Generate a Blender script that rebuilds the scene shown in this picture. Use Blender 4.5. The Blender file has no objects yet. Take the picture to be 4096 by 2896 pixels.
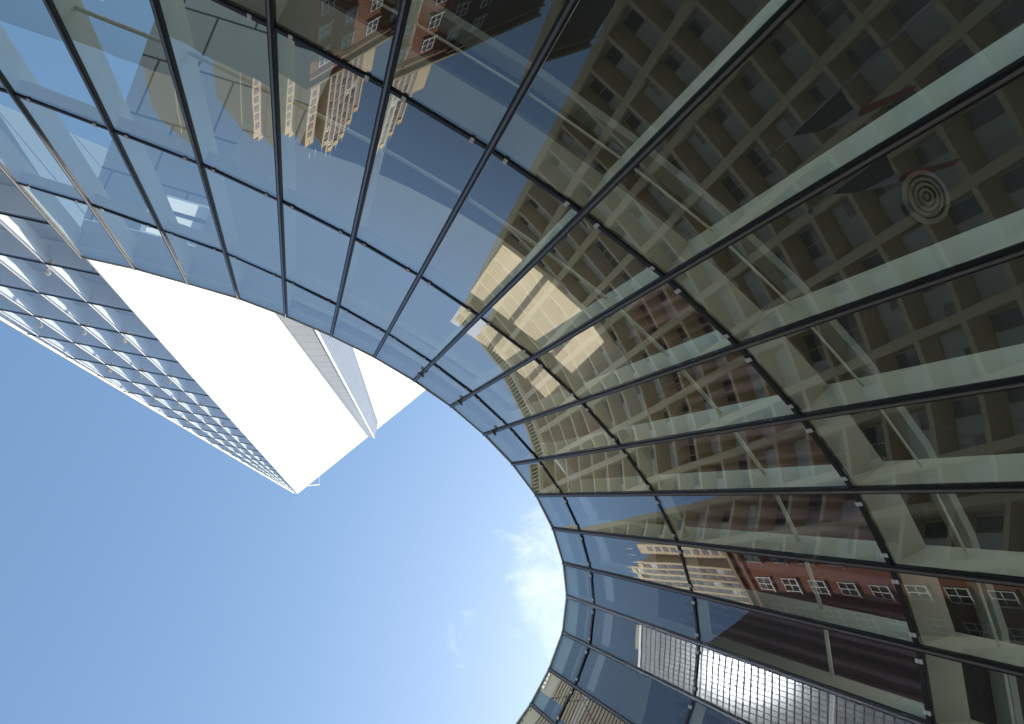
import bpy, bmesh, math, random
from mathutils import Vector, Matrix
random.seed(7)
sc = bpy.context.scene
COL = sc.collection
V = Vector
def rad(a): return math.radians(a)

# ------------------------------------------------------------------ camera frame
UP = V((-0.251076, 0.158608, 0.954884)); RX = V((0.967127, 0.0, 0.254295)); SY = V((0.040333, 0.987342, -0.153394))
F = 3300.0; CX, CY = 2048.0, 1448.0
def ray(x, y):
    d = V(((x-CX)/F, (y-CY)/F, 1.0)).normalized()
    return V((d.dot(RX), d.dot(SY), d.dot(UP)))
cam = bpy.data.cameras.new('camera'); co = bpy.data.objects.new('camera', cam); COL.objects.link(co)
cam.sensor_width = 36; cam.lens = F/4096*36; cam.clip_start = .05; cam.clip_end = 5000
co.matrix_world = Matrix(((RX[0], -RX[1], -RX[2]), (SY[0], -SY[1], -SY[2]), (UP[0], -UP[1], -UP[2]))).to_4x4()
sc.camera = co

# ------------------------------------------------------------------ materials
def newmat(name):
    m = bpy.data.materials.new(name); m.use_nodes = True
    nt = m.node_tree; nt.nodes.clear()
    return m, nt, nt.nodes.new('ShaderNodeOutputMaterial')
def N(nt, t, **kw):
    n = nt.nodes.new(t)
    for k, v in kw.items():
        if k in n.inputs: n.inputs[k].default_value = v
        else: setattr(n, k, v)
    return n
def L(nt, a, b): nt.links.new(a, b)
def pbr(name, col, rough=.6, metal=0., var=.12, vscale=1.5, bump=0., bscale=20., spec=.4):
    m, nt, out = newmat(name)
    b = N(nt, 'ShaderNodeBsdfPrincipled'); b.inputs['Roughness'].default_value = rough; b.inputs['Metallic'].default_value = metal
    b.inputs['Specular IOR Level'].default_value = spec
    tc = N(nt, 'ShaderNodeTexCoord'); no = N(nt, 'ShaderNodeTexNoise'); no.inputs['Scale'].default_value = vscale; no.inputs['Detail'].default_value = 5
    L(nt, tc.outputs['Object'], no.inputs['Vector'])
    mx = N(nt, 'ShaderNodeMix'); mx.data_type = 'RGBA'
    mx.inputs['A'].default_value = (*[c*(1-var) for c in col], 1); mx.inputs['B'].default_value = (*[min(1, c*(1+var)) for c in col], 1)
    L(nt, no.outputs['Fac'], mx.inputs['Factor']); L(nt, mx.outputs['Result'], b.inputs['Base Color'])
    if bump:
        n2 = N(nt, 'ShaderNodeTexNoise'); n2.inputs['Scale'].default_value = bscale; n2.inputs['Detail'].default_value = 4
        L(nt, tc.outputs['Object'], n2.inputs['Vector'])
        bp = N(nt, 'ShaderNodeBump'); bp.inputs['Strength'].default_value = .6; bp.inputs['Distance'].default_value = bump
        L(nt, n2.outputs['Fac'], bp.inputs['Height']); L(nt, bp.outputs['Normal'], b.inputs['Normal'])
    L(nt, b.outputs['BSDF'], out.inputs['Surface'])
    return m
def glassmat(name, tint, wave, gain=6.3, base=.002, wscale=.55):
    """coated architectural glass: a mirror by Fresnel over a tinted see-through pane, very slightly wavy"""
    m, nt, out = newmat(name)
    tc = N(nt, 'ShaderNodeTexCoord'); mp = N(nt, 'ShaderNodeMapping'); mp.inputs['Scale'].default_value = (1, 1, .45)
    L(nt, tc.outputs['Object'], mp.inputs['Vector'])
    no = N(nt, 'ShaderNodeTexNoise'); no.inputs['Scale'].default_value = wscale; no.inputs['Detail'].default_value = 1.5
    L(nt, mp.outputs['Vector'], no.inputs['Vector'])
    bp = N(nt, 'ShaderNodeBump'); bp.inputs['Strength'].default_value = 1; bp.inputs['Distance'].default_value = wave
    L(nt, no.outputs['Fac'], bp.inputs['Height'])
    gl = N(nt, 'ShaderNodeBsdfGlossy'); gl.inputs['Roughness'].default_value = 0.0; gl.inputs['Color'].default_value = (.96, .95, .94, 1)
    L(nt, bp.outputs['Normal'], gl.inputs['Normal'])
    tr = N(nt, 'ShaderNodeBsdfTransparent'); tr.inputs['Color'].default_value = (*tint, 1)
    fr = N(nt, 'ShaderNodeFresnel'); fr.inputs['IOR'].default_value = 1.5
    pw = N(nt, 'ShaderNodeMath'); pw.operation = 'POWER'; pw.inputs[1].default_value = 1.45; L(nt, fr.outputs['Fac'], pw.inputs[0])
    mu = N(nt, 'ShaderNodeMath'); mu.operation = 'MULTIPLY_ADD'; mu.inputs[1].default_value = gain; mu.inputs[2].default_value = base; L(nt, pw.outputs[0], mu.inputs[0])
    ma = N(nt, 'ShaderNodeMath'); ma.operation = 'MINIMUM'; ma.inputs[1].default_value = .50; L(nt, mu.outputs[0], ma.inputs[0])
    ge = N(nt, 'ShaderNodeNewGeometry'); mf = N(nt, 'ShaderNodeMix'); mf.data_type = 'FLOAT'
    L(nt, ge.outputs['Backfacing'], mf.inputs['Factor']); L(nt, ma.outputs[0], mf.inputs['A']); mf.inputs['B'].default_value = .08
    ms = N(nt, 'ShaderNodeMixShader'); L(nt, mf.outputs['Result'], ms.inputs['Fac']); L(nt, tr.outputs[0], ms.inputs[1]); L(nt, gl.outputs[0], ms.inputs[2])
    # a thin film of dust and dried rain runs
    m2 = N(nt, 'ShaderNodeMapping'); m2.inputs['Scale'].default_value = (7, 7, .5); L(nt, tc.outputs['Object'], m2.inputs['Vector'])
    nd = N(nt, 'ShaderNodeTexNoise'); nd.inputs['Scale'].default_value = 1.0; nd.inputs['Detail'].default_value = 6; nd.inputs['Roughness'].default_value = .65; L(nt, m2.outputs['Vector'], nd.inputs['Vector'])
    rm = N(nt, 'ShaderNodeMapRange'); rm.inputs['From Min'].default_value = .42; rm.inputs['From Max'].default_value = .8; rm.inputs['To Min'].default_value = .008; rm.inputs['To Max'].default_value = .035; L(nt, nd.outputs['Fac'], rm.inputs['Value'])
    df = N(nt, 'ShaderNodeBsdfDiffuse'); df.inputs['Color'].default_value = (.55, .55, .52, 1)
    m3 = N(nt, 'ShaderNodeMixShader'); L(nt, rm.outputs['Result'], m3.inputs['Fac']); L(nt, ms.outputs[0], m3.inputs[1]); L(nt, df.outputs[0], m3.inputs[2])
    L(nt, m3.outputs[0], out.inputs['Surface'])
    return m
def gridmat(name, base, line, bw, bh, mortar, rough=.6, off=0., metal=0., spec=.4):
    """panel joints from a brick texture laid out in metres through the UV map"""
    m, nt, out = newmat(name)
    uv = N(nt, 'ShaderNodeUVMap'); br = N(nt, 'ShaderNodeTexBrick'); br.offset = off; br.squash = 1
    br.inputs['Scale'].default_value = 1; br.inputs['Brick Width'].default_value = bw; br.inputs['Row Height'].default_value = bh
    br.inputs['Mortar Size'].default_value = mortar; br.inputs['Mortar Smooth'].default_value = 0
    br.inputs['Color1'].default_value = (*base, 1); br.inputs['Color2'].default_value = (*[c*.93 for c in base], 1); br.inputs['Mortar'].default_value = (*line, 1)
    L(nt, uv.outputs['UV'], br.inputs['Vector'])
    b = N(nt, 'ShaderNodeBsdfPrincipled'); b.inputs['Roughness'].default_value = rough; b.inputs['Metallic'].default_value = metal; b.inputs['Specular IOR Level'].default_value = spec
    L(nt, br.outputs['Color'], b.inputs['Base Color']); L(nt, b.outputs['BSDF'], out.inputs['Surface'])
    return m
def transmat(name, col, joint=None):
    m, nt, out = newmat(name)
    t = N(nt, 'ShaderNodeBsdfTranslucent'); d = N(nt, 'ShaderNodeBsdfDiffuse')
    tc = N(nt, 'ShaderNodeTexCoord'); no = N(nt, 'ShaderNodeTexNoise'); no.inputs['Scale'].default_value = .5; no.inputs['Detail'].default_value = 3
    L(nt, tc.outputs['Object'], no.inputs['Vector'])
    mx = N(nt, 'ShaderNodeMix'); mx.data_type = 'RGBA'; mx.inputs['A'].default_value = (*[c*.75 for c in col], 1); mx.inputs['B'].default_value = (*col, 1)
    L(nt, no.outputs['Fac'], mx.inputs['Factor'])
    for s in (t, d): L(nt, mx.outputs['Result'], s.inputs['Color'])
    ms = N(nt, 'ShaderNodeMixShader'); ms.inputs[0].default_value = .4
    L(nt, t.outputs[0], ms.inputs[1]); L(nt, d.outputs[0], ms.inputs[2]); L(nt, ms.outputs[0], out.inputs['Surface'])
    return m

M = dict(
 black = pbr('black anodised aluminium', (.018, .019, .022), .45, .3, .2, 3),
 rib = pbr('grey aluminium cap', (.22, .21, .21), .35, .7, .15, 4),
 white_paint = pbr('white painted steel', (.78, .76, .69), .5, 0, .05, 1.2),
 clip = pbr('white clip', (.82, .80, .78), .5),
 soffit = pbr('grey soffit board', (.58, .57, .59), .8, 0, .08, .9),
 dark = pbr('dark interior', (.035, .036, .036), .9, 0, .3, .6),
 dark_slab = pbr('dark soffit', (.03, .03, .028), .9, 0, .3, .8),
 rim = pbr('pale parapet metal', (.6, .58, .56), .4, .2),
 mull_pale = pbr('pale grey mullion', (.24, .23, .23), .5, .2),
 tower_back = pbr('pale blind', (.72, .74, .80), .8, 0, .06, .3),
 slab_soffit = pbr('lilac grey slab soffit', (.93, .93, .96), .8, 0, .06, .5),
 tower_fin = pbr('pale tower fin', (.92, .94, .95), .6, 0, .04, .8),
 wall = gridmat('white wall panel', (.86, .86, .86), (.22, .2, .2), 9.0, 4.03, .04, .55),
 fin_panel = gridmat('pale metal panel', (.46, .46, .465), (.27, .24, .25), 40, 2.2, .05, .5, 0, .0),
 fin_seam = gridmat('standing seam metal', (.20, .235, .30), (.34, .36, .40), 60, .85, .10, .95, 0, 0, .03),
 sun_patch = transmat('translucent sun patch panel', (.74, .59, .45)),  # colour of the added panels that imitate reflected sunlight
 strip_light = transmat('frosted strip roof light', (.50, .52, .55)),
 white_light = transmat('white translucent roof light', (.88, .9, .9)),
 ceiling = gridmat('pale ceiling panel', (.50, .55, .60), (.04, .07, .10), 2.3, 1.9, .035, .7, .5),
 concrete = pbr('tan concrete', (.56, .455, .28), .85, 0, .16, .5, .01, 8),
 concrete_dk = pbr('tan concrete spandrel', (.40, .32, .19), .85, 0, .2, .6),
 win_glass = pbr('dark window glass', (.03, .04, .045), .08, 0, .2, 1, spec=.8),
 blind = pbr('pale blind behind window', (.46, .47, .46), .6, 0, .35, .35, spec=.5),
 deco = pbr('yellow limestone', (.62, .48, .31), .85, 0, .10, .6),
 deco_win = pbr('grey lilac window', (.19, .165, .185), .7, 0, .3, .45, spec=.2), lintel = pbr('dull lilac spandrel', (.24, .21, .22), .8, 0, .25, .8),
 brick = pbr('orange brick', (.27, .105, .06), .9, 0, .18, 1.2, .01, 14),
 brick_shade = pbr('brick with shade in colour', (.11, .078, .06), .9, 0, .18, 1.2, .01, 14),  # copy of the orange brick with shade put into its colour
 win_frame = pbr('white window frame', (.72, .72, .70), .5),
 win_frame2 = pbr('dull grey window frame', (.26, .25, .25), .7),
 grid_frame = pbr('white stone grid', (.46, .43, .385), .8, 0, .06, .5),
 grid_win = pbr('grey blue reflective window', (.34, .39, .46), .055, .9, .4, .35, spec=.5),
 grey_stone = pbr('grey brown stone', (.30, .26, .20), .9, 0, .2, .4),
 diff_grey = pbr('dull grey diffuser', (.10, .10, .09), .6),
 dull_paint = pbr('dull grey painted beam', (.30, .32, .31), .6, 0, .1, 1.2), shelf3 = pbr('grey painted slab edge', (.50, .49, .44), .6, 0, .1, 1.2),
 bounce_floor = pbr('pale bounce floor', (.62, .60, .56), .7, 0, .1, .8),
 paving = pbr('grey paving', (.21, .205, .19), .9, 0, .2, .7),
 steel = pbr('steel tube', (.55, .57, .58), .3, .6),
 navy = pbr('navy cloth', (.03, .035, .075), .9, 0, .15, 3), lilac = pbr('white cloth', (.8, .8, .95), .9, 0, .08, 3), red = pbr('red cloth', (.55, .03, .035), .9, 0, .15, 3),
)
def curtainmat():
    m = pbr('plum curtain', (.23, .125, .16), .75, 0, .35, 1.0)
    return m
M['curtain'] = curtainmat()
GL = [glassmat('pavilion glass %s' % k, (.76, .83, .775), w) for k, w in (('flat', .0022), ('wavy', .010), ('faint', .004))]
GLT = glassmat('tower glass', (.96, .98, .99), .0015, 2.1, .01)

# ------------------------------------------------------------------ mesh helpers
def mk(name, verts, faces, mats, parent=None, uvs=None, midx=None, smooth=False):
    off = V((0, 0, 0))
    p = parent
    while p is not None: off += V(p.location); p = p.parent
    me = bpy.data.meshes.new(name)
    me.from_pydata([tuple(V(v)-off) for v in verts], [], faces)
    for m in (mats if isinstance(mats, (list, tuple)) else [mats]): me.materials.append(m)
    if uvs:
        ul = me.uv_layers.new(name='UVMap')
        for lp in me.loops: ul.data[lp.index].uv = uvs[lp.vertex_index]
    if midx:
        for i, k in enumerate(midx): me.polygons[i].material_index = k
    if smooth:
        for pl in me.polygons: pl.use_smooth = True
    me.validate(); me.update()
    o = bpy.data.objects.new(name, me); COL.objects.link(o)
    if parent is not None: o.parent = parent
    return o
class MB:
    def __init__(s): s.v = []; s.f = []; s.m = []
    def add(s, v, f, m=0):
        b = len(s.v); s.v += [V(x) for x in v]; s.f += [tuple(i+b for i in q) for q in f]; s.m += [m]*len(f)
    def hexa(s, a, b, m=0):      # two quads a (4 pts) and b (4 pts), joined
        s.add(list(a)+list(b), [(3, 2, 1, 0), (4, 5, 6, 7), (0, 1, 5, 4), (1, 2, 6, 5), (2, 3, 7, 6), (3, 0, 4, 7)], m)
    def bar(s, p, q, u, w, u0, u1, w0, w1, m=0):   # bar from p to q, section spanned by u,w
        s.hexa([p+u*u0+w*w0, p+u*u1+w*w0, p+u*u1+w*w1, p+u*u0+w*w1], [q+u*u0+w*w0, q+u*u1+w*w0, q+u*u1+w*w1, q+u*u0+w*w1], m)
    def box(s, lo, hi, m=0):
        x0, y0, z0 = lo; x1, y1, z1 = hi
        s.hexa([V((x0, y0, z0)), V((x1, y0, z0)), V((x1, y1, z0)), V((x0, y1, z0))], [V((x0, y0, z1)), V((x1, y0, z1)), V((x1, y1, z1)), V((x0, y1, z1))], m)
    def tube(s, p, q, r, r2=None, n=10, m=0):
        r2 = r if r2 is None else r2
        p, q = V(p), V(q); d = (q-p).normalized(); a = d.orthogonal().normalized(); b = d.cross(a)
        ring = [a*math.cos(2*math.pi*i/n)+b*math.sin(2*math.pi*i/n) for i in range(n)]
        s.add([p+x*r for x in ring]+[q+x*r2 for x in ring], [(i, (i+1) % n, n+(i+1) % n, n+i) for i in range(n)]+[tuple(range(n))[::-1], tuple(range(n, 2*n))], m)
    def build(s, name, mats, parent=None, smooth=False): return mk(name, s.v, s.f, mats, parent, None, s.m, smooth)
def thing(name, label, cat, loc=(0, 0, 0), group=None):
    o = bpy.data.objects.new(name, None); COL.objects.link(o); o.location = loc
    o['label'] = label; o['category'] = cat
    if group: o['group'] = group
    return o
def struct(o, kind='structure'): o['kind'] = kind; return o

# ------------------------------------------------------------------ pavilion geometry (plan x,y per metre of height unit)
S = 24.0; RHO = .33; LEAN = math.tan(rad(4.2))
P = [[-0.2602, -0.3118], [-0.1951, -0.294], [-0.1299, -0.2723], [-0.0687, -0.2512], [-0.0111, -0.2263], [0.0439, -0.1996], [0.0954, -0.1709], [0.1434, -0.1394], [0.1876, -0.1061], [0.2266, -0.0699], [0.2601, -0.032], [0.2875, 0.0073], [0.3062, 0.0487], [0.317, 0.0905], [0.3192, 0.1296], [0.3118, 0.1717], [0.2933, 0.2128], [0.2697, 0.2505], [0.240, 0.286], [0.205, 0.318]]
H = [[1.1071, 0.8504, 0.618, 0.3844], [1.0902, 0.854, 0.6208, 0.3844], [1.0746, 0.8576, 0.6235, 0.3844], [1.0602, 0.861, 0.6259, 0.3844], [1.047, 0.8642, 0.6283, 0.3844], [1.0351, 0.8673, 0.6304, 0.3844], [1.0245, 0.8703, 0.6324, 0.3844], [1.0151, 0.8731, 0.6342, 0.3844], [1.0069, 0.8759, 0.6358, 0.3844], [1.0, 0.8784, 0.6373, 0.3844], [0.9943, 0.8809, 0.6386, 0.3844], [0.9899, 0.8832, 0.6397, 0.3844], [0.9867, 0.8854, 0.6407, 0.3844], [0.9848, 0.8874, 0.6414, 0.3844], [0.9841, 0.8893, 0.6421, 0.3844], [0.9847, 0.8911, 0.6425, 0.3844], [0.9865, 0.8927, 0.6428, 0.3844], [0.9896, 0.8942, 0.6429, 0.3844], [.993, .895, .643, .3844], [.997, .896, .643, .3844]]
NJ = len(P)
for h in H: h += [.134, -.055]
def node(j, h):
    s = (RHO+LEAN)/(RHO+LEAN*h)
    return V((P[j][0], P[j][1], h))*(S*s)
def bay_normal(j):
    a, b, c, d = node(j, H[j][3]), node(j+1, H[j+1][3]), node(j, H[j][1]), node(j+1, H[j+1][1])
    n = ((b-a)+(d-c)).cross((c-a)+(d-b)).normalized()
    return -n if n.dot((a+b+c+d)/4) > 0 else n
BN = [bay_normal(j) for j in range(NJ-1)]
MN = [(BN[max(0, j-1)]+BN[min(NJ-2, j)]).normalized() for j in range(NJ)]
def flat(n): return V((n.x, n.y, 0)).normalized()
ROOFZ = [node(j, H[j][0]).z for j in range(NJ)]

pav = thing('glass_pavilion', 'curved glass curtain wall with dark mullions sweeping round the open sky', 'building', (6.0, -4.0, -1.6))
PAVSHELL = []
WAVY = {1: 2, 2: 1, 3: 1, 4: 2, 6: 2, 9: 2, 12: 0}
for j in range(NJ-1):
    for k in range(5):
        a, b, c, d = node(j, H[j][k+1]), node(j+1, H[j+1][k+1]), node(j+1, H[j+1][k]), node(j, H[j][k])
        n = BN[j]; th = .018; t1, t2 = random.uniform(-.006, .006), random.uniform(-.006, .006)
        a, b, c, d = a+n*(t1+t2), b+n*(-t1+t2), c+n*(-t1-t2), d+n*(t1-t2)
        v = [a, b, c, d, a-n*th, b-n*th, c-n*th, d-n*th]
        f = [(0, 1, 2, 3)]
        if (b-a).cross(d-a).dot(n) < 0: f = [(3, 2, 1, 0)]
        o = mk('pane', v[:4], f, GL[WAVY.get(j, 0)], pav)
        o.rotation_euler = (0, 0, 0)
# mullions with a lighter metal cap
for j in range(NJ):
    n = MN[j]; p = node(j, H[j][5]); q = node(j, H[j][0])
    t = n.cross(V((0, 0, 1))).normalized()
    mb = MB(); mb.bar(p, q, t, n, -.052, .052, -.05, .035); o = mb.build('mullion', M['black'], pav)
    mb = MB(); mb.bar(p, q, t, n, -.017, .017, .036, .062); mb.build('cap', M['rib'], o)
    # fin behind the mullion
    mb = MB(); mb.bar(p, q-V((0, 0, .5)), t, n, -.045, .045, -.72 if j >= 7 else -.60, -.052); mb.build('fin', M['white_paint'], pav)
# transoms, clips, shelves behind them
DEPTH = {1: .30, 2: .30, 3: .64, 4: .45}
for j in range(NJ-1):
    n = BN[j]
    for k in (1, 2, 3, 4):
        a, b = node(j, H[j][k]), node(j+1, H[j+1][k]); u = (b-a).normalized(); a2 = a+u*.055; b2 = b-u*.055
        w = n.cross(u).normalized(); w = w if w.z > 0 else -w
        mb = MB(); mb.bar(a2, b2, w, n, -.042, .042, -.05, .022); o = mb.build('transom', M['black'], pav)
        if k < 4:
            for s in (.17, .83):
                c = a.lerp(b, s); mb = MB()
                mb.bar(c-u*.03, c+u*.03, w, n, .006, .066, .023, .034); mb.bar(c-u*.03, c+u*.03, w, n, -.066, -.006, .023, .034)
                mb.build('clip', M['clip'], o)
        na, nb_ = flat(MN[j]), flat(MN[j+1]); e = u*.048; up = V((0, 0, 1))
        lo = [a+e-na*.06, b-e-nb_*.06, b-e-nb_*DEPTH[k], a+e-na*DEPTH[k]]
        mb = MB(); mb.hexa([p-up*.05 for p in lo], [p+up*.09 for p in lo]); mb.build('shelf', M['shelf3' if k == 3 else 'white_paint'], pav)
    # cross rods between the fins
    for h, ins, r in ((.487, .40, .035), (.345, .40, .018)):
        a, b = node(j, h), node(j+1, h); ni = -flat(n); u = (b-a).normalized()
        mb = MB(); mb.tube(a+ni*ins+u*.06, b+ni*ins-u*.06, r, n=12); mb.build('cross_rod', M['white_paint'], pav, True)
# parapet rim
mb = MB()
for j in range(NJ-1):
    a, b = node(j, H[j][0]), node(j+1, H[j+1][0]); n = BN[j]; u = (b-a).normalized(); w = V((0, 0, 1))
    mb.bar(a, b, w, n, -.03, .05, -.06, .025)
mb.build('parapet_rim', M['rim'], pav)
# rings inside: helper giving a point inset from the glass line at bay joint j and height z
def gl_at(j, z):
    # point of mullion line j at height z
    p, q = node(j, H[j][5]), node(j, H[j][0]); k = (z-p.z)/(q.z-p.z); return p.lerp(q, k)
def ins(j, z, d):
    n = flat(MN[j]); return gl_at(j, z)-n*d
def ringquad(mb, j, z0f, z1f, d0, d1, m=0):
    mb.hexa([ins(j, z0f(j), d0), ins(j+1, z0f(j+1), d0), ins(j+1, z0f(j+1), d1), ins(j, z0f(j), d1)],
            [ins(j, z1f(j), d0), ins(j+1, z1f(j+1), d0), ins(j+1, z1f(j+1), d1), ins(j, z1f(j), d1)], m)
zs = lambda j: ROOFZ[j]-.75           # soffit level
zt = lambda j: ROOFZ[j]-.25
SD = [4.6, 4.7, 4.8, 4.9, 5.0, 5.0, 5.0, 5.0, 4.95, 4.9, 4.6, 4.0, 3.2, 2.6, 2.5, 2.6, 2.8, 3.0, 3.0, 3.0]   # depth of the soffit behind the glass
LIT = {6: (.9, 1.), 7: (0., 1.), 8: (0., 1.), 9: (0., .58)}                                              # bays with an added translucent panel imitating a reflected sun patch (from, to)
RL0 = 1.9
so = MB()
def ringpart(mb, j, z0, z1, d0, d1, s0=0., s1=1.):
    # d0, d1: (inset at joint j, inset at joint j+1)
    P4 = []
    for zf in (z0, z1):
        A = [ins(j, zf(j), d0[0]), ins(j+1, zf(j+1), d0[1]), ins(j+1, zf(j+1), d1[1]), ins(j, zf(j), d1[0])]
        P4.append([A[0].lerp(A[1], s0), A[0].lerp(A[1], s1), A[3].lerp(A[2], s1), A[3].lerp(A[2], s0)])
    mb.hexa(*P4)
for j in range(NJ-1):
    if j < 2: ringpart(so, j, zs, zt, (.1, .1), (.9, .9)); continue
    if j in LIT:
        s0, s1 = LIT[j]
        ringpart(so, j, zs, zt, (.1, .1), (RL0, RL0))
        if s0 > 0: ringpart(so, j, zs, zt, (RL0, RL0), (SD[j], SD[j+1]), 0, s0)
        if s1 < 1: ringpart(so, j, zs, zt, (RL0, RL0), (SD[j], SD[j+1]), s1, 1)
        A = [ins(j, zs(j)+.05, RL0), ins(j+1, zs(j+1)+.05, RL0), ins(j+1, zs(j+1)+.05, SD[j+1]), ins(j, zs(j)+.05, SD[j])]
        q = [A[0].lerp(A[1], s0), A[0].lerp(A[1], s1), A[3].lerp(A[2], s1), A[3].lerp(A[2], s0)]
        mk('roof_glow_panel', q, [(0, 1, 2, 3)], M['sun_patch'], pav)  # made-up panel, its glow stands in for bounced sun on the soffit
        for s in (s0, s1):
            mb = MB(); mb.bar(A[0].lerp(A[1], s)+V((0, 0, .25)), A[3].lerp(A[2], s)+V((0, 0, .25)), (A[1]-A[0]).normalized(), V((0, 0, 1)), -.05, .05, 0, .12); mb.build('roof_glow_bar', M['rib'], pav)
    elif 10 <= j <= 16:
        ringpart(so, j, zs, zt, (.1, .1), (.86, .86)); ringpart(so, j, zs, zt, (1.14, 1.14), (SD[j], SD[j+1]))
        mk('roof_glow_panel', [ins(j, zs(j)+.03, .861), ins(j+1, zs(j+1)+.03, .861), ins(j+1, zs(j+1)+.03, 1.139), ins(j, zs(j)+.03, 1.139)], [(0, 1, 2, 3)], M['strip_light'], pav)
    else: ringpart(so, j, zs, zt, (.1, .1), (SD[j], SD[j+1]))
so.build('soffit', M['soffit'], pav)
# pale panelled ceiling at the tower end
def plate(name, pts, mat, uvd, parent=pav):
    u = uvd.normalized(); w = V((-u.y, u.x, 0))
    return mk(name, pts, [tuple(range(len(pts)))], mat, parent, [(p.dot(u), p.dot(w)) for p in pts])
for j, d0, d1 in ((0, .92, 11), (1, 2.2, 11), (2, 4.85, 8)):
    plate('ceiling_panel', [ins(j, zs(j)-.02, d0), ins(j+1, zs(j+1)-.02, d0), ins(j+1, zs(j+1)-.02, d1), ins(j, zs(j)-.02, d1)], M['ceiling'], V((.95, .32, 0)))
q = [ins(1, zs(1), .95).lerp(ins(2, zs(2), .95), .1), ins(2, zs(2), .95), ins(2, zs(2), 2.15), ins(1, zs(1), 2.15).lerp(ins(2, zs(2), 2.15), .1)]
mk('roof_glow_panel', q, [(0, 1, 2, 3)], M['white_light'], pav)
mb = MB(); mb.bar(q[0].lerp(q[3], .62)-V((0, 0, .05)), q[1].lerp(q[2], .62)-V((0, 0, .05)), V((0, 0, 1)), (q[3]-q[0]).normalized(), -.05, .03, -.06, .06); mb.build('roof_glow_bar', M['rib'], pav)
# dark roof over the rest, back wall and end wall
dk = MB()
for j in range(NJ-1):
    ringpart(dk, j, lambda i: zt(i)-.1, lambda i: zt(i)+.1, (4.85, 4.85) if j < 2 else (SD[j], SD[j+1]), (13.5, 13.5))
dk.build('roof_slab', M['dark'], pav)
for j in range(0, NJ):
    mb = MB(); mb.tube(ins(j, -1.6, 13.2), ins(j, zt(j)-.1, 13.2), .22, n=12); mb.build('rear_column', M['white_paint'], pav, True)
# mezzanine slab behind the third transom with a pale downstand beam
mz = MB(); bm_ = MB()
z3 = node(5, .3844).z
for j in range(2, NJ-1):
    ringquad(mz, j, lambda i: z3+.06, lambda i: z3+.36, .95, 12.5)
    ringquad(bm_, j, lambda i: z3-.28, lambda i: z3+.05, 1.18, 1.30)
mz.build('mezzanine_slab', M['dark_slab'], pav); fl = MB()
for j in range(2, NJ-1): ringquad(fl, j, lambda i: z3+.365, lambda i: z3+.40, 1.0, 12.4)  # pale sheet added on the unseen slab top to bounce sun inside
fl.build('mezzanine_floor', M['bounce_floor'], pav); bm_.build('downstand_beam', M['dull_paint'], pav)
# pale light trough under the soffit on the right
tr = MB()
for j in range(4, NJ-1):
    if j < 9: ringquad(tr, j, lambda i: zs(i)-.12, lambda i: zs(i)-.01, .95, 1.16)
    ringquad(tr, j, lambda i: zs(i)-.20, lambda i: zs(i)-.012, .30, .42)
for j in (7, 8, 9):
    c = node(j, H[j][0]).lerp(node(j, H[j][1]), .5); n = MN[j]; t = n.cross(V((0, 0, 1))).normalized(); up = (node(j, H[j][0])-node(j, H[j][1])).normalized()
    mb = MB(); mb.bar(c-t*.10, c+t*.10, up, n, -.05, .05, .064, .12); mb.build('anchor_bracket', M['rib'], pav)
for j in range(NJ-1): ringquad(tr, j, lambda i: zs(i)-.005, lambda i: ROOFZ[i]+.02, .06, .095)
tr.build('light_trough', M['white_paint'], pav)
# pleated plum curtain hung from the inner soffit edge
cv = []; cf = []; c = 0
zb = 12.2
cols = []
for j in range(9, NJ-1):
    for i in range(28):
        s = i/28; d = SD[j]*(1-i/28)+SD[j+1]*i/28+.10+(.26+.1*random.random())*math.sin((j*28+i)*1.25)+.18*math.sin((j*28+i)*.37+1)+.10*random.random()
        pt = ins(j, 15, d).lerp(ins(j+1, 15, d), s); cols.append(pt)
for i, pt in enumerate(cols):
    for q in range(7):
        z = zb+(22.55-zb)*q/6
        wob = .05*math.sin(i*.8+q*1.3)
        sw = V((pt.x, pt.y, 0)).normalized()*wob
        cv.append(V((pt.x, pt.y, z))+sw+V((0, 0, .12*math.sin(i*.21) if q == 0 else 0)))
for i in range(len(cols)-1):
    for q in range(6): cf.append((i*7+q, (i+1)*7+q, (i+1)*7+q+1, i*7+q+1))
cu = mk('curtain', cv, cf, M['curtain'], smooth=True); cu['label'] = 'pleated plum curtain hanging behind the lower right panes'; cu['category'] = 'curtain'
sm = cu.modifiers.new('thickness', 'SOLIDIFY'); sm.thickness = .01
# round ceiling diffuser under the mezzanine
d = ray(3700, 790); ctr = d*((z3+.05)/d.z)
dif = thing('ceiling_diffuser', 'round ceiling air diffuser of concentric pale rings behind the dark glass', 'diffuser', ctr)
for r0, r1, dz in ((.37, .45, .02), (.275, .325, .02), (.185, .235, .03), (.09, .145, .03), (.0, .05, .03)):
    v = []; f = []; n = 40
    for i in range(n):
        a = 2*math.pi*i/n; c_, s_ = math.cos(a), math.sin(a)
        v += [ctr+V((r0*c_, r0*s_, -dz-.02)), ctr+V((r1*c_, r1*s_, -dz)), ctr+V((r1*c_, r1*s_, 0)), ctr+V((r0*c_, r0*s_, 0))]
    for i in range(n):
        for q in range(4): f.append((i*4+q, i*4+(q+1) % 4, ((i+1) % n)*4+(q+1) % 4, ((i+1) % n)*4+q))
    mk('ring', v, f, M['diff_grey'], dif, smooth=False)

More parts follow.
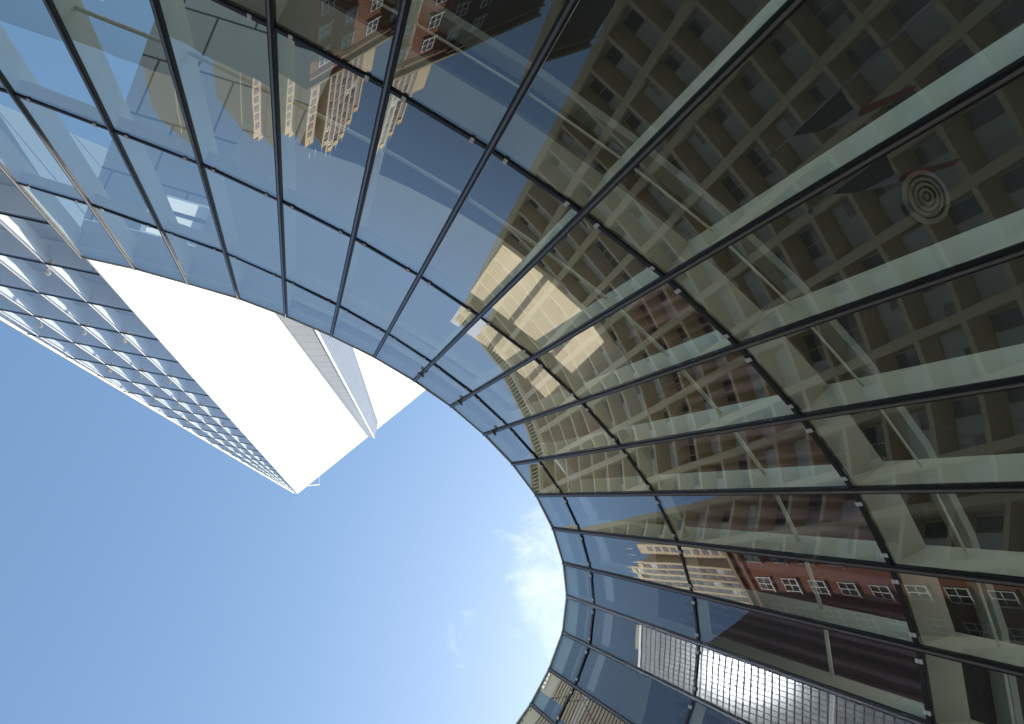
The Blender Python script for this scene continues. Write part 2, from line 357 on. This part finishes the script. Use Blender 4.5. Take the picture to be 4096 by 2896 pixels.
# ------------------------------------------------------------------ tower
A0 = node(0, H[0][0]); A1 = node(0, H[0][1])
UD = V((math.cos(rad(11.5)), math.sin(rad(11.5)), 0)); MD = (A0-A1).normalized()
FN = UD.cross(MD).normalized(); FN = FN if FN.dot(A0) < 0 else -FN           # towards the camera side
def hitF(x, y, off=0):
    d = ray(x, y); p = A0+FN*off; return d*(p.dot(FN)/d.dot(FN))
WZ = FN.cross(UD); WZ = WZ if WZ.z > 0 else -WZ                                 # up along the facade
def toF(p): r = p-A0; return (r.dot(UD), r.dot(WZ))
def fromF(u, w, d=0): return A0+UD*u+WZ*w+FN*d
tow = thing('white_tower', 'tall white tower tapering to a point with a slanted glass side', 'building', (A0.x-4, A0.y-6, -1.6))
# edge lines in facade coordinates u = a + b*w
def line(p, q):
    (u0, w0), (u1, w1) = toF(hitF(*p)), toF(hitF(*q)); b = (u1-u0)/(w1-w0); return (u0-b*w0, b)
E0 = line((405, 1105), (1190, 1975)); L1 = line((172, 1048), (1042, 1847)); L2 = line((152, 1168), (1135, 1938)); L3 = line((146, 1271), (1000, 1850)); E4 = line((0, 1275), (1150, 1957))
tipw = toF(hitF(1190, 1975))[1]
lo_line = (0.0, 0.0)
def uat(l, w): return l[0]+l[1]*w
def eR(w): return uat(E0, w) if w > 0 else min(0.0, uat(E0, 0)) + .058*0*w
def clip(poly, l, keep_right):
    out = []
    for i in range(len(poly)):
        a, b = poly[i], poly[(i+1) % len(poly)]
        da = a[0]-uat(l, a[1]); db = b[0]-uat(l, b[1])
        if not keep_right: da, db = -da, -db
        if da >= 0: out.append(a)
        if (da >= 0) != (db >= 0):
            k = da/(da-db); out.append((a[0]+(b[0]-a[0])*k, a[1]+(b[1]-a[1])*k))
    return out
rows = []
w = (27.62-A0.z)/WZ.z
while w < tipw: rows.append(w); w += 4.03/WZ.z
low = [w0 for w0 in (rows[0]-4.03/WZ.z, rows[0]-2*4.03/WZ.z, rows[0]-3*4.03/WZ.z, rows[0]-4*4.03/WZ.z, rows[0]-5*4.03/WZ.z, rows[0]-6*4.03/WZ.z, rows[0]-7.2*4.03/WZ.z)][::-1]
allrows = low+rows+[tipw]
BOT = allrows[0]
e0b = toF(A1); sl0 = (0-e0b[0])/(0-e0b[1])
ER = (0.0, sl0)          # right edge below the pavilion roof follows its first mullion
mull = [L1, L2, L3, (L3[0]-1.45, L3[1]*1.02), (L3[0]-2.9, L3[1]*1.04), (L3[0]-4.35, L3[1]*1.06), (L3[0]-5.8, L3[1]*1.08)]
bounds = [None]+mull+[None]
count = 0; rest = MB(); restm = MB()
for i in range(len(allrows)-1):
    w0, w1 = allrows[i]+.02, allrows[i+1]-.02
    right = ER if allrows[i+1] <= .35 else E0
    for b in range(len(mull)+1):
        poly = [(-30, w0), (30, w0), (30, w1), (-30, w1)]
        poly = clip(poly, right, False)
        poly = clip(poly, E4, True)
        if b > 0: poly = clip(poly, mull[b-1], False)
        if b < len(mull): poly = clip(poly, mull[b], True)
        if len(poly) < 3 or max(p[1] for p in poly)-min(p[1] for p in poly) < .15: continue
        v = [fromF(*p) for p in poly]; f = tuple(range(len(v)))
        nn = (v[1]-v[0]).cross(v[2]-v[0])
        if nn.dot(FN) < 0: f = f[::-1]
        if count < 96 and -6 < poly[0][0]: mk('pane', v, [f], GLT, tow); count += 1
        else: rest.add(v, [f])
if rest.v: struct(rest.build('upper_pane', GLT, tow), 'stuff')
# slab edges (dark transom + lilac slab) for every row
for i, w0 in enumerate(allrows[:-1]):
    r = uat(ER if w0 <= .1 else E0, w0); l = max(uat(E4, w0), -14)
    if r-l < .25: continue
    mb = MB(); mb.bar(fromF(l, w0), fromF(r, w0), WZ, FN, -.022, .022, -.06, .02); o = mb.build('transom', M['black'], tow)
    mb = MB(); mb.bar(fromF(l, w0), fromF(r-.25, w0), V((0, 0, 1)), FN, -.02, .30, -.80, -.07); mb.build('floor_slab', M['slab_soffit'], tow)
for l in mull:
    # extent of the mullion inside the outline
    w1 = BOT; ok = []
    ww = BOT
    while ww < tipw:
        if uat(E4, ww) < uat(l, ww) < uat(ER if ww <= 0 else E0, ww): ok.append(ww)
        ww += .25
    if not ok: continue
    p, q = (uat(l, ok[0]), ok[0]), (uat(l, ok[-1]), ok[-1])
    mb = MB(); mb.bar(fromF(*p), fromF(*q), UD, FN, -.011, .011, -.05, .02); mb.build('mullion', M['mull_pale'], tow)
    mb = MB(); mb.bar(fromF(*p), fromF(*q), UD, FN, -.04, .04, -.55, -.07); mb.build('fin', M['tower_fin'], tow)
# silhouette edge trim
for l, m in ((E4, 'rim'),):
    p, q = (uat(l, BOT), BOT), (uat(l, tipw-.5), tipw-.5)
    mb = MB(); mb.bar(fromF(*p), fromF(*q), UD, FN, -.04, .04, -.1, .05); mb.build('edge_trim', M[m], tow)
    mb = MB(); mb.bar(fromF(*p), fromF(*q), UD, FN, -.05, .05, -.8, -.11); mb.build('edge_fin', M['tower_fin'], tow)
# round lamp brackets on the mullions
for pts in ([(198, 1070), (502, 1347), (682, 1515), (803, 1625), (889, 1705), (953, 1764), (1003, 1810), (1042, 1847)],
            [(341, 1316), (566, 1492), (716, 1609), (820, 1692), (900, 1754), (960, 1803), (1010, 1841), (1050, 1872)],
            [(166, 1286), (442, 1471), (621, 1595), (750, 1681), (844, 1746), (916, 1796)]):
    for p in pts:
        c = hitF(*p); mb = MB(); mb.tube(c+FN*.02, c+FN*.12, .03, n=8); mb.tube(c+FN*.10, c+FN*.18, .05, .10, n=12); mb.tube(c+FN*.18, c+FN*.26, .10, .05, n=12); mb.build('lamp_bracket', M['white_light'], tow)
# blind wall behind the glass, closed body behind
bp = [(uat(E0, 2)-.3, 2), (uat(E0, tipw-3)-.3, tipw-3), (uat(E4, tipw-3)+.1, tipw-3), (uat(E4, BOT)+.1, BOT), (-.4, BOT), (-.4, 1)]
mk('blind_wall', [fromF(u, w_, -.82) for u, w_ in bp], [tuple(range(len(bp)))], M['tower_back'], tow)
# white wall: plane through the facade edge and a horizontal direction
WD = V((math.cos(rad(-38.3)), math.sin(rad(-38.3)), 0))
e_lo = hitF(405, 1105); e_hi = hitF(1190, 1975); ED = (e_hi-e_lo).normalized()
WN = WD.cross(ED).normalized(); WN = WN if WN.dot(e_lo) < 0 else -WN
WU = WN.cross(WD); WU = WU if WU.z > 0 else -WU
def hitW(x, y, off=0):
    d = ray(x, y); p = e_lo+WN*off; return d*(p.dot(WN)/d.dot(WN))
wp = [A0+ED*.0, e_hi, hitW(1697, 1563), hitW(1900, 1398), hitW(1850, 1300)]
wp[0] = hitW(322, 1012)
back = -FN*0-WN*7
uvs = [((p-e_lo).dot(WD), (p-e_lo).dot(WU)) for p in wp]
nv = len(wp)
body = mk('side_wall', wp+[p+back for p in wp], [tuple(range(nv))]+[(i, (i+1) % nv, nv+(i+1) % nv, nv+i) for i in range(nv)]+[tuple(range(nv, 2*nv))[::-1]], M['wall'], tow, uvs+uvs)
# folded metal fin on the white wall
RD = 3.2
b0, b1 = hitW(1012, 1133, .02), hitW(1470, 1747, .02)
g0, g1 = hitW(1380, 1292, .02), hitW(1513, 1689, .02)
cpt = hitW(1507, 1720, .02)
def atz(x, y, z): d = ray(x, y); return d*(z/d.z)
r1 = atz(1496, 1751, b1.z); r0 = hitW(1190, 1183, max(.7, (r1-e_lo).dot(WN)*1.5))
def panel(name, pts, mat, alongp, alongq, parent):
    ax = (alongq-alongp).normalized(); nn = (pts[1]-pts[0]).cross(pts[2]-pts[0]).normalized(); bx = nn.cross(ax)
    return mk(name, pts, [tuple(range(len(pts)))], mat, parent, [((p-pts[0]).dot(bx), (p-pts[0]).dot(ax)) for p in pts])
fin = panel('metal_fin', [b0, r0, r1, b1], M['fin_panel'], b0, b1, tow)
seam = panel('seam_face', [r0, g0, g1, cpt, r1], M['fin_seam'], g0, g1, fin)
mb = MB(); t_ = (r1-r0).normalized(); s_ = t_.cross(WN).normalized()
mb.bar(r0, r1, s_, WN, -.06, .06, 0, .05); mb.build('ridge_cap', M['clip'], fin)
mk('end_cap', [r1, cpt, b1], [(0, 1, 2)], M['fin_panel'], fin)
# roof rail bracket beyond the roof edge
q = [hitW(*p, .4) for p in ((1232, 1943), (1277, 1938), (1278, 1905))]
mb = MB(); mb.tube(q[0], q[1], .045, n=6); mb.tube(q[1], q[2], .03, n=6); mb.build('roof_rail', M['steel'], tow)

# ------------------------------------------------------------------ buildings reflected in the glass
def frame(org, dirdeg, shear=0.):
    u = V((math.cos(rad(dirdeg)), math.sin(rad(dirdeg)), 0)); n = V((u.y, -u.x, 0))
    return lambda a, d, z: V(org)+u*(a+shear*z)+n*d+V((0, 0, z))
def fbox(mb, fr, a0, a1, d0, d1, z0, z1, m=0):
    mb.hexa([fr(a0, d0, z0), fr(a1, d0, z0), fr(a1, d1, z0), fr(a0, d1, z0)], [fr(a0, d0, z1), fr(a1, d0, z1), fr(a1, d1, z1), fr(a0, d1, z1)], m)
def copies(src, fr, spots, parent, limit=100):
    base = fr(0, 0, 0); first = True; out = []
    for (a, z) in spots:
        o = src if first else src.copy()
        if not first: COL.objects.link(o); o.parent = parent
        o.location = fr(a, 0, z)-base; first = False; out.append(o)
        for ch in ([] if o is src else list(src.children)):
            c = ch.copy(); COL.objects.link(c); c.parent = o
    return out
# tan concrete office block with an egg-crate front
TH = 91.6
tan = thing('concrete_office_block', 'tan concrete office block with deep egg-crate bays, mirrored across the curved glass', 'building', (-8.4, 22, -1.6))
fr = frame((-8.4-.078*TH, 22-.03*TH, 0), 22, .078); BW, FH = 3.3, 3.2
NB, NF = 14, 28
mb = MB(); fbox(mb, fr, 0, NB*BW, -11.5, -1.15, -1.6, TH-.2); fbox(mb, fr, 1, NB*BW, -30, -14.6, -1.6, TH-.2); mb.build('core_wall', M['concrete_dk'], tan)  # second box: unseen block added to narrow the sun band on the brick
mb = MB()
for i in range(NB+1): fbox(mb, fr, i*BW-.26, i*BW+.26, -1.14, .06, -1.6, TH-3.4)
mb.build('pier', M['concrete'], tan)
mb = MB()
for k in range(NF+1):
    z = TH-3.4-k*FH
    if z < 0: break
    for i in range(NB):
        a0, a1 = i*BW+.261, (i+1)*BW-.261
        mb.hexa([fr(a0, -1.14, z-.62), fr(a1, -1.14, z-.62), fr(a1, 0, z-.34), fr(a0, 0, z-.34)], [fr(a0, -1.14, z-.05), fr(a1, -1.14, z-.05), fr(a1, 0, z-.02), fr(a0, 0, z-.02)])
mb.build('floor_ledge', M['concrete'], tan)
mb = MB(); fbox(mb, fr, -.3, NB*BW+.3, -1.14, .08, TH-3.39, TH-2.6); fbox(mb, fr, -.3, NB*BW+.3, -11.5, .1, TH-.5, TH)
fbox(mb, fr, -.3, NB*BW, -11.4, -.9, TH-2.59, TH-.51)
mb.build('roof_parapet', M['concrete'], tan)
mb = MB(); a = 0.2
while a < NB*BW: fbox(mb, fr, a, a+.16, -.89, .02, TH-2.58, TH-.52); a += .42
mb.build('louvre_band', M['concrete_dk'], tan)
def tan_window(kind):
    o = thing0('window', tan); return o
def winmesh(fr0, kind):
    mb = MB(); a0, a1 = .30, BW-.30; z0, z1 = -FH+.02, -.70
    def bx(a, b, d, e, z, y, m): mb.box((a, d, z), (b, e, y), m)
    w3 = (a1-a0)
    bx(a0, a1, .0, .03, z0, z1, 0)
    for a in (a0, a0+w3*.36, a0+w3*.68, a1-.05): bx(a, a+.06, -.06, -.002, z0, z1, 2)
    bx(a0, a1, -.061, -.004, z0+.55, z0+.60, 2)
    drops = {0: (9, 9, 9), 1: (9, .62, .62), 2: (.9, 1.3, 1.3), 3: (9, .62, 1.55), 4: (1.6, .62, .62), 5: (9, 9, 1.1), 6: (.62, 1.9, .62), 7: (9, 1.0, 1.0)}[kind]
    for (x0, x1), d_ in zip(((a0+.07, a0+w3*.36-.01), (a0+w3*.36+.07, a0+w3*.68-.01), (a0+w3*.68+.07, a1-.06)), drops):
        if d_ < 3: bx(x0, x1, -.02, -.001, z0+d_, z1, 1)
    me = bpy.data.meshes.new('window'); me.from_pydata([tuple(v) for v in mb.v], [], mb.f)
    for m in (M['win_glass'], M['blind'], M['concrete']): me.materials.append(m)
    for i, k in enumerate(mb.m): me.polygons[i].material_index = k
    return me
WM = [winmesh(fr, k) for k in (0, 1, 2, 1, 3, 4, 5, 6, 7, 1)]
base = V(tan.location)
ncount = 0; restw = []
for k in range(NF-1):
    for i in range(NB):
        z = TH-3.4-k*FH; p = fr(i*BW, -1.10, z)
        if ncount < 100 and i < 5:
            o = bpy.data.objects.new('window', random.choice(WM)); COL.objects.link(o); o.parent = tan
            o.location = p-base; o.rotation_euler = (0, 0, rad(22)); ncount += 1
        else: restw.append((p, random.choice(WM)))
bm = bmesh.new()
for p, me in restw:
    n0 = len(bm.verts); bm.from_mesh(me); bm.verts.ensure_lookup_table()
    bmesh.ops.transform(bm, matrix=Matrix.Translation(p-base) @ Matrix.Rotation(rad(22), 4, 'Z'), verts=bm.verts[n0:])
me = bpy.data.meshes.new('far_window'); bm.to_mesh(me); bm.free()
for m in (M['win_glass'], M['blind'], M['concrete']): me.materials.append(m)
o = bpy.data.objects.new('far_window', me); COL.objects.link(o); o.parent = tan; struct(o, 'stuff')

# orange brick building with white windows
BH = 75.0
brk = thing('brick_building', 'orange brick apartment building with white sash windows and grey cornice', 'building', (-36, 31, -1.6))
mb = MB()
mb.hexa([V((-28.2, 20.6, -1.6)), V((-28.2, 31.4, -1.6)), V((-60, 31.4, -1.6)), V((-60, 9, -1.6))], [V((-28.2, 20.6, BH)), V((-28.2, 31.4, BH)), V((-60, 31.4, BH)), V((-60, 9, BH))])
mb2 = MB(); mb2.hexa([V((-28.3, 31.401, -1.6)), V((-28.3, 44, -1.6)), V((-60, 44, -1.6)), V((-60, 31.401, -1.6))], [V((-28.3, 31.401, BH-.3)), V((-28.3, 44, BH-.3)), V((-60, 44, BH-.3)), V((-60, 31.401, BH-.3))]); mb2.build('shade_front', M['brick_shade'], brk)  # rest of the front, shade painted in by the darker brick
o = mb.build('wall', [M['brick'], M['brick_shade']], brk)
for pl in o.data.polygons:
    if pl.normal.y < -.5: pl.material_index = 1  # side turned from the sun gets the shade-coloured brick
mb = MB(); mb.bar(V((-28.1, 20.55, BH-1.1)), V((-28.1, 44, BH-1.1)), V((1, 0, 0)), V((0, 0, 1)), 0, .25, 0, .4); mb.bar(V((-28.1, 20.55, BH-2.6)), V((-28.1, 44, BH-2.6)), V((1, 0, 0)), V((0, 0, 1)), 0, .15, 0, .18)
mb.build('cornice', M['concrete_dk'], brk)
def sash(parent, p, axis, normal, w, h):
    mb = MB(); z = V((0, 0, 1)); 
    mb.bar(p, p+axis*w, normal, z, .005, .03, 0, h, 0)
    for a in (0, w*.5-.04, w-.08): mb.bar(p+axis*a, p+axis*(a+.08), normal, z, .031, .10, 0, h, 1)
    for q in (0, h*.5, h-.09): mb.bar(p, p+axis*w, normal, z, .031, .085, q, q+.09, 1)
    mb.bar(p-axis*.12, p+axis*(w+.12), normal, z, .0, .22, -.16, -.002, 1)
    return mb.build('window', [M['win_glass'], M['win_frame']], parent)
cnt = 0
for k in range(9):
    for i in range(5):
        y = 21.6+i*3.05
        sash(brk, V((-28.2, y, BH-5.6-k*3.7)), V((0, 1, 0)), V((1, 0, 0)), 1.35, 2.1); cnt += 1
ax = V((-31.8, -11.6, 0)).normalized(); nrm = V((-ax.y, ax.x, 0)); nrm = nrm if nrm.y < 0 else -nrm
for k in (1, 3):
    for i in (2, 3): sash(brk, V((-28.2, 20.6, BH-6-k*3.9))+ax*(1.8+i*3.6), ax, nrm, 1.5, 2.2)

# yellow art deco tower behind it
dec = thing('stepped_stone_tower', 'yellow stepped stone tower with tall piers and roof spikes', 'building', (-44, 38, -1.6))
fr = frame((-38.5, 34.4, 0), 90)     # along +y, front towards +x
tops = {0: 117.6, 1: 120.6, 2: 119.8, 3: 118.6, 4: 115.4, 5: 112.4}
PW = 1.0
mb = MB()
for i in range(6): fbox(mb, fr, i*PW+(.001 if i else 0), (i+1)*PW, -9, -.36-.002*i, -1.6, tops[i]-.9)
fbox(mb, fr, 6.001, 8.2, -8, -.38, -1.6, 104.5)
fbox(mb, fr, -2.5, -.9, -9, -1.3, -1.6, 117.0); fbox(mb, fr, -.899, -.001, -9, -2.4, -1.6, 116.2); fbox(mb, fr, -3.9, -2.501, -9, -3.4, -1.6, 116.0); fbox(mb, fr, -5.0, -3.901, -9, -3.0, -1.6, 113.6); fbox(mb, fr, -5.6, -5.001, -9.2, -4.2, -1.6, 111)
mb.build('body', M['deco'], dec)
mb = MB()
for i in range(7): fbox(mb, fr, i*PW-.15, i*PW+.18, -.35, -.22, 40, max(tops.get(i, 0), tops.get(i-1, 0)))
mb.build('pier', M['deco'], dec)
mb = MB()
for i in range(6): fbox(mb, fr, i*PW+.191, (i+1)*PW-.161, -.35, -.30, 40, tops[i]-1.6)
mb.build('spandrel', M['lintel'], dec)
mb = MB()
for i in range(6): fbox(mb, fr, i*PW+.191, (i+1)*PW-.161, -.349, -.12, tops[i]-1.599, tops[i]-.2)
mb.build('cap_panel', M['deco'], dec)
wm = MB(); wm.box((0, .0, 0), (.60, .05, 1.45), 0); wm.box((.0, -.04, .7), (.60, -.001, .78), 1); wm.box((.28, -.04, 0), (.33, -.001, .69), 1)
me = bpy.data.meshes.new('window'); me.from_pydata([tuple(v) for v in wm.v], [], wm.f)
me2 = None
meshes = []
for mm in ('deco_win', 'win_glass', 'blind'):
    m2 = me.copy(); m2.materials.append(M[mm]); m2.materials.append(M['win_frame2'])
    for i, k in enumerate(wm.m): m2.polygons[i].material_index = k
    meshes.append(m2)
cnt = 0
for i in range(6):
    for k in range(22):
        z = tops[i]-3.3-k*2.2
        if cnt >= 100 or z < 66: break
        o = bpy.data.objects.new('window', random.choices(meshes, (6, 2, 2))[0]); COL.objects.link(o); o.parent = dec
        o.location = fr(i*PW+.215, -.298+.05, z)-V(dec.location); o.rotation_euler = (0, 0, rad(90)); cnt += 1
# dark shaft windows on the recessed wings
mb = MB()
for k in range(20):
    fbox(mb, fr, -2.1, -1.35, -1.32, -1.26, 113-k*2.2, 114.4-k*2.2); fbox(mb, fr, -4.75, -4.15, -3.02, -2.96, 110-k*2.2, 111.4-k*2.2)
struct(mb.build('wing_window', M['deco_win'], dec), 'stuff')
mb = MB()
for a, z in ((.1, 117.5), (1.1, 120.4), (2., 120.4), (3., 119.6), (4., 118.4), (5., 115.2), (-2.3, 117), (-1.2, 117)):
    mb.tube(fr(a, -.3, z), fr(a, -.3, z+2.2), .06, .02, n=6)
mb.build('roof_spike', M['clip'], dec)

# white gridded skyscraper (its panes throw the sun back)
GA = 11.6
gr = thing('gridded_skyscraper', 'white gridded skyscraper whose panes flash with the sun', 'building', (-122, 8, -1.6))
fr = frame((-118.3, -3.4, 0), 90+GA)
GH = 219.5
mb = MB(); fbox(mb, fr, 0, 22, -18, -.17, -1.6, GH-.2); mb.build('core_wall', M['grid_win'], gr)
mb = MB()
for i in range(19): fbox(mb, fr, i*1.2-.06, i*1.2+.06, -.16, .0, 60, GH-1)
mb.build('mullion', M['grid_frame'], gr)
mb = MB()
for k in range(62): fbox(mb, fr, 0, 21.6, -.155, -.03, GH-3.4-k*2.45, GH-3.15-k*2.45)
mb.build('floor_band', M['grid_frame'], gr)
mb = MB(); fbox(mb, fr, -.2, 21.9, -18, .1, GH-1, GH+.2); mb.build('roof_band', M['clip'], gr)
mb = MB(); fbox(mb, fr, 8.5, 15.5, -10, -2, GH+.2, GH+5.5); mb.build('plant_room', M['grid_frame'], gr)
# grey brown high-rise far beyond the tower
gy = thing('stone_high_rise', 'grey brown stone high-rise with diagonal bracing and a pale clerestory', 'building', (-122, -56, -1.6))
fr = frame((-81, -68, 0), 123.7); GH2 = 232
mb = MB(); fbox(mb, fr, 0, 29, -20, -.4, -1.6, GH2); mb.build('wall', M['grey_stone'], gy)
mb = MB()
for i in range(24): fbox(mb, fr, .3+i*1.2, 1.0+i*1.2, -.39, -.30, 70, GH2-10)
mb.build('window_strip', M['deco_win'], gy)
mb = MB()
for k in range(94): fbox(mb, fr, 0, 29, -.29, -.05, 72+k*1.6, 73.0+k*1.6)
mb.build('floor_band', M['grey_stone'], gy)
mb = MB()
for s in range(4):
    for a0, a1 in ((0, 14.5), (14.5, 0), (14.5, 29), (29, 14.5)):
        p, q = fr(a0, 0, 70+s*38), fr(a1, 0, 70+s*38+38); mb.bar(p, q, V((0, 0, 1)), fr(0, 1, 0)-fr(0, 0, 0), -.28, .28, 0, .3)
mb.build('diagonal_brace', M['grey_stone'], gy)
mb = MB()
for i in range(22):
    if i % 8 < 6: fbox(mb, fr, .8+i*1.25, 1.7+i*1.25, -.39, -.1, GH2-4.2, GH2-1.2)
mb.build('clerestory', M['clip'], gy)
mb = MB(); fbox(mb, fr, 4, 22, -14, -3, GH2, GH2+7); mb.build('plant_room', M['grey_stone'], gy)
mb = MB(); mb.tube(fr(23, -2, GH2), fr(23, -2, GH2+9), .25, .12, n=6); mb.build('mast', M['clip'], gy)

# ------------------------------------------------------------------ flag on a pole in the court (seen in the glass)
flag = thing('flagpole', 'slim steel flagpole with a ball finial, mirrored in the upper right panes', 'flagpole', (.35, 4.54, -1.6))
mb = MB(); mb.tube((.35, 4.54, -1.6), (1.76, 4.54, 15.62), .055, .03, n=14); mb.build('pole', M['steel'], flag, True)
bm = bmesh.new(); bmesh.ops.create_uvsphere(bm, u_segments=16, v_segments=10, radius=.085)
me = bpy.data.meshes.new('finial'); bm.to_mesh(me); bm.free(); me.materials.append(M['steel'])
o = bpy.data.objects.new('finial', me); COL.objects.link(o); o.parent = flag; o.location = V((1.78, 4.54, 15.8))-V(flag.location)
pole = lambda z: V((.35+(z+1.6)*.0819, 4.54, z))
cloth = thing('flag', 'drooping navy, white and red flag hanging from the steel pole', 'flag', (1.7, 4.54, 14.6))
# drooping cloth: rows from hoist to fly
def ed(a, b): return [a.lerp(b, k/3) for k in range(4)]
A_, A2 = pole(15.05), pole(13.2); B_ = V((2.10, 4.45, 14.03)); C_ = V((2.30, 4.57, 13.13)); D_ = V((2.03, 4.70, 13.25)); T_ = V((2.42, 4.94, 12.0)); T2 = V((2.33, 4.98, 11.85)); D2 = V((2.10, 4.72, 13.1))
for nm, A, B, m in (('canton', ed(A_, A2), ed(B_, D_), 'navy'), ('white_field', ed(B_, D_), ed(C_, D2), 'lilac'), ('red_field', ed(C_, D2), ed(T_, T2), 'red')):
    v = []; f = []; n = 8
    for i in range(n+1):
        for q in range(4):
            p = A[q].lerp(B[q], i/n); v.append(p+V((.0, .03*math.sin(p.z*5+q*1.5)*math.sin(math.pi*q/3), 0)))
    for i in range(n):
        for q in range(3): f.append((i*4+q, (i+1)*4+q, (i+1)*4+q+1, i*4+q+1))
    o = mk(nm, v, f, M[m], cloth, smooth=True)
    sm = o.modifiers.new('s', 'SOLIDIFY'); sm.thickness = .012; ss = o.modifiers.new('b', 'SUBSURF'); ss.levels = ss.render_levels = 1

# ------------------------------------------------------------------ ground
gv = [(-1500, -1500, -1.6), (1500, -1500, -1.6), (1500, 1500, -1.6), (-1500, 1500, -1.6)]
struct(mk('ground', gv, [(0, 1, 2, 3)], M['paving']))

# ------------------------------------------------------------------ sun and sky
SUN_AZ, SUN_EL = 24.0, 50.0
sl = bpy.data.lights.new('sun', 'SUN'); sl.energy = 3.7; sl.angle = rad(.53); sl.color = (1, .955, .88)
so_ = bpy.data.objects.new('sun', sl); COL.objects.link(so_)
sd = V((math.cos(rad(SUN_AZ))*math.cos(rad(SUN_EL)), math.sin(rad(SUN_AZ))*math.cos(rad(SUN_EL)), math.sin(rad(SUN_EL))))
so_.rotation_euler = (-sd).to_track_quat('-Z', 'Y').to_euler()
w = bpy.data.worlds.new('World'); sc.world = w; w.use_nodes = True; nt = w.node_tree; nt.nodes.clear()
out = nt.nodes.new('ShaderNodeOutputWorld'); bg = nt.nodes.new('ShaderNodeBackground'); bg.inputs['Strength'].default_value = .13
sk = nt.nodes.new('ShaderNodeTexSky'); sk.sky_type = 'NISHITA'; sk.sun_disc = False; sk.sun_elevation = rad(SUN_EL); sk.sun_rotation = rad(90-SUN_AZ)
sk.air_density = 1.0; sk.dust_density = .75; sk.ozone_density = 2.0
tc = nt.nodes.new('ShaderNodeTexCoord')
no = N(nt, 'ShaderNodeTexNoise'); no.inputs['Scale'].default_value = 17.0; no.inputs['Detail'].default_value = 9; no.inputs['Roughness'].default_value = .6; no.inputs['Distortion'].default_value = 1.1
L(nt, tc.outputs['Generated'], no.inputs['Vector'])
n2 = N(nt, 'ShaderNodeTexNoise'); n2.inputs['Scale'].default_value = 2.6; n2.inputs['Detail'].default_value = 2
L(nt, tc.outputs['Generated'], n2.inputs['Vector'])
# wispy clouds: streaky noise inside soft patches of sky around three directions
tot = None
for (px, py, rad_, amt) in ((2330, 2290, 8.5, .85), (1860, 2545, 2.6, .5), (2110, 2545, 2.6, .6)):
    dp = N(nt, 'ShaderNodeVectorMath'); dp.operation = 'DOT_PRODUCT'; L(nt, tc.outputs['Generated'], dp.inputs[0]); dp.inputs[1].default_value = tuple(ray(px, py))
    mr = N(nt, 'ShaderNodeMapRange'); mr.interpolation_type = 'SMOOTHSTEP'; mr.inputs['From Min'].default_value = math.cos(rad(rad_)); mr.inputs['From Max'].default_value = 1; mr.inputs['To Max'].default_value = amt; L(nt, dp.outputs['Value'], mr.inputs['Value'])
    if tot is None: tot = mr.outputs['Result']
    else:
        mm = N(nt, 'ShaderNodeMath'); mm.operation = 'MAXIMUM'; L(nt, tot, mm.inputs[0]); L(nt, mr.outputs['Result'], mm.inputs[1]); tot = mm.outputs[0]
ad = N(nt, 'ShaderNodeMath'); ad.operation = 'MULTIPLY_ADD'; ad.inputs[1].default_value = .36; L(nt, tot, ad.inputs[0]); L(nt, no.outputs['Fac'], ad.inputs[2])
m2 = N(nt, 'ShaderNodeMapRange'); m2.inputs['From Min'].default_value = .66; m2.inputs['From Max'].default_value = 1.1; m2.inputs['To Max'].default_value = .5; L(nt, ad.outputs[0], m2.inputs['Value'])
mg = N(nt, 'ShaderNodeMath'); mg.operation = 'GREATER_THAN'; L(nt, tot, mg.inputs[0]); mg.inputs[1].default_value = 0.0001
mu = N(nt, 'ShaderNodeMath'); mu.operation = 'MULTIPLY'; mr2 = N(nt, 'ShaderNodeMapRange'); mr2.inputs['From Max'].default_value = .25; L(nt, tot, mr2.inputs['Value']); L(nt, m2.outputs['Result'], mu.inputs[0]); L(nt, mr2.outputs['Result'], mu.inputs[1])
mx = N(nt, 'ShaderNodeMix'); mx.data_type = 'RGBA'; L(nt, mu.outputs[0], mx.inputs['Factor']); tn = N(nt, 'ShaderNodeMix'); tn.data_type = 'RGBA'; tn.blend_type = 'MULTIPLY'; tn.inputs['Factor'].default_value = 1; L(nt, sk.outputs['Color'], tn.inputs['A']); tn.inputs['B'].default_value = (.97, 1.07, 1.0, 1); L(nt, tn.outputs['Result'], mx.inputs['A']); mx.inputs['B'].default_value = (6.0, 6.3, 6.7, 1)
L(nt, mx.outputs['Result'], bg.inputs['Color']); L(nt, bg.outputs[0], out.inputs['Surface'])

sc.view_settings.view_transform = 'Standard'; sc.view_settings.look = 'None'; sc.view_settings.gamma = 1; sc.view_settings.exposure = 1.0
sc.cycles.max_bounces = 10; sc.cycles.transparent_max_bounces = 24; sc.cycles.glossy_bounces = 5; sc.cycles.sample_clamp_indirect = 6
sc.cycles.caustics_reflective = False; sc.cycles.caustics_refractive = False
sc.cycles.use_denoising = True
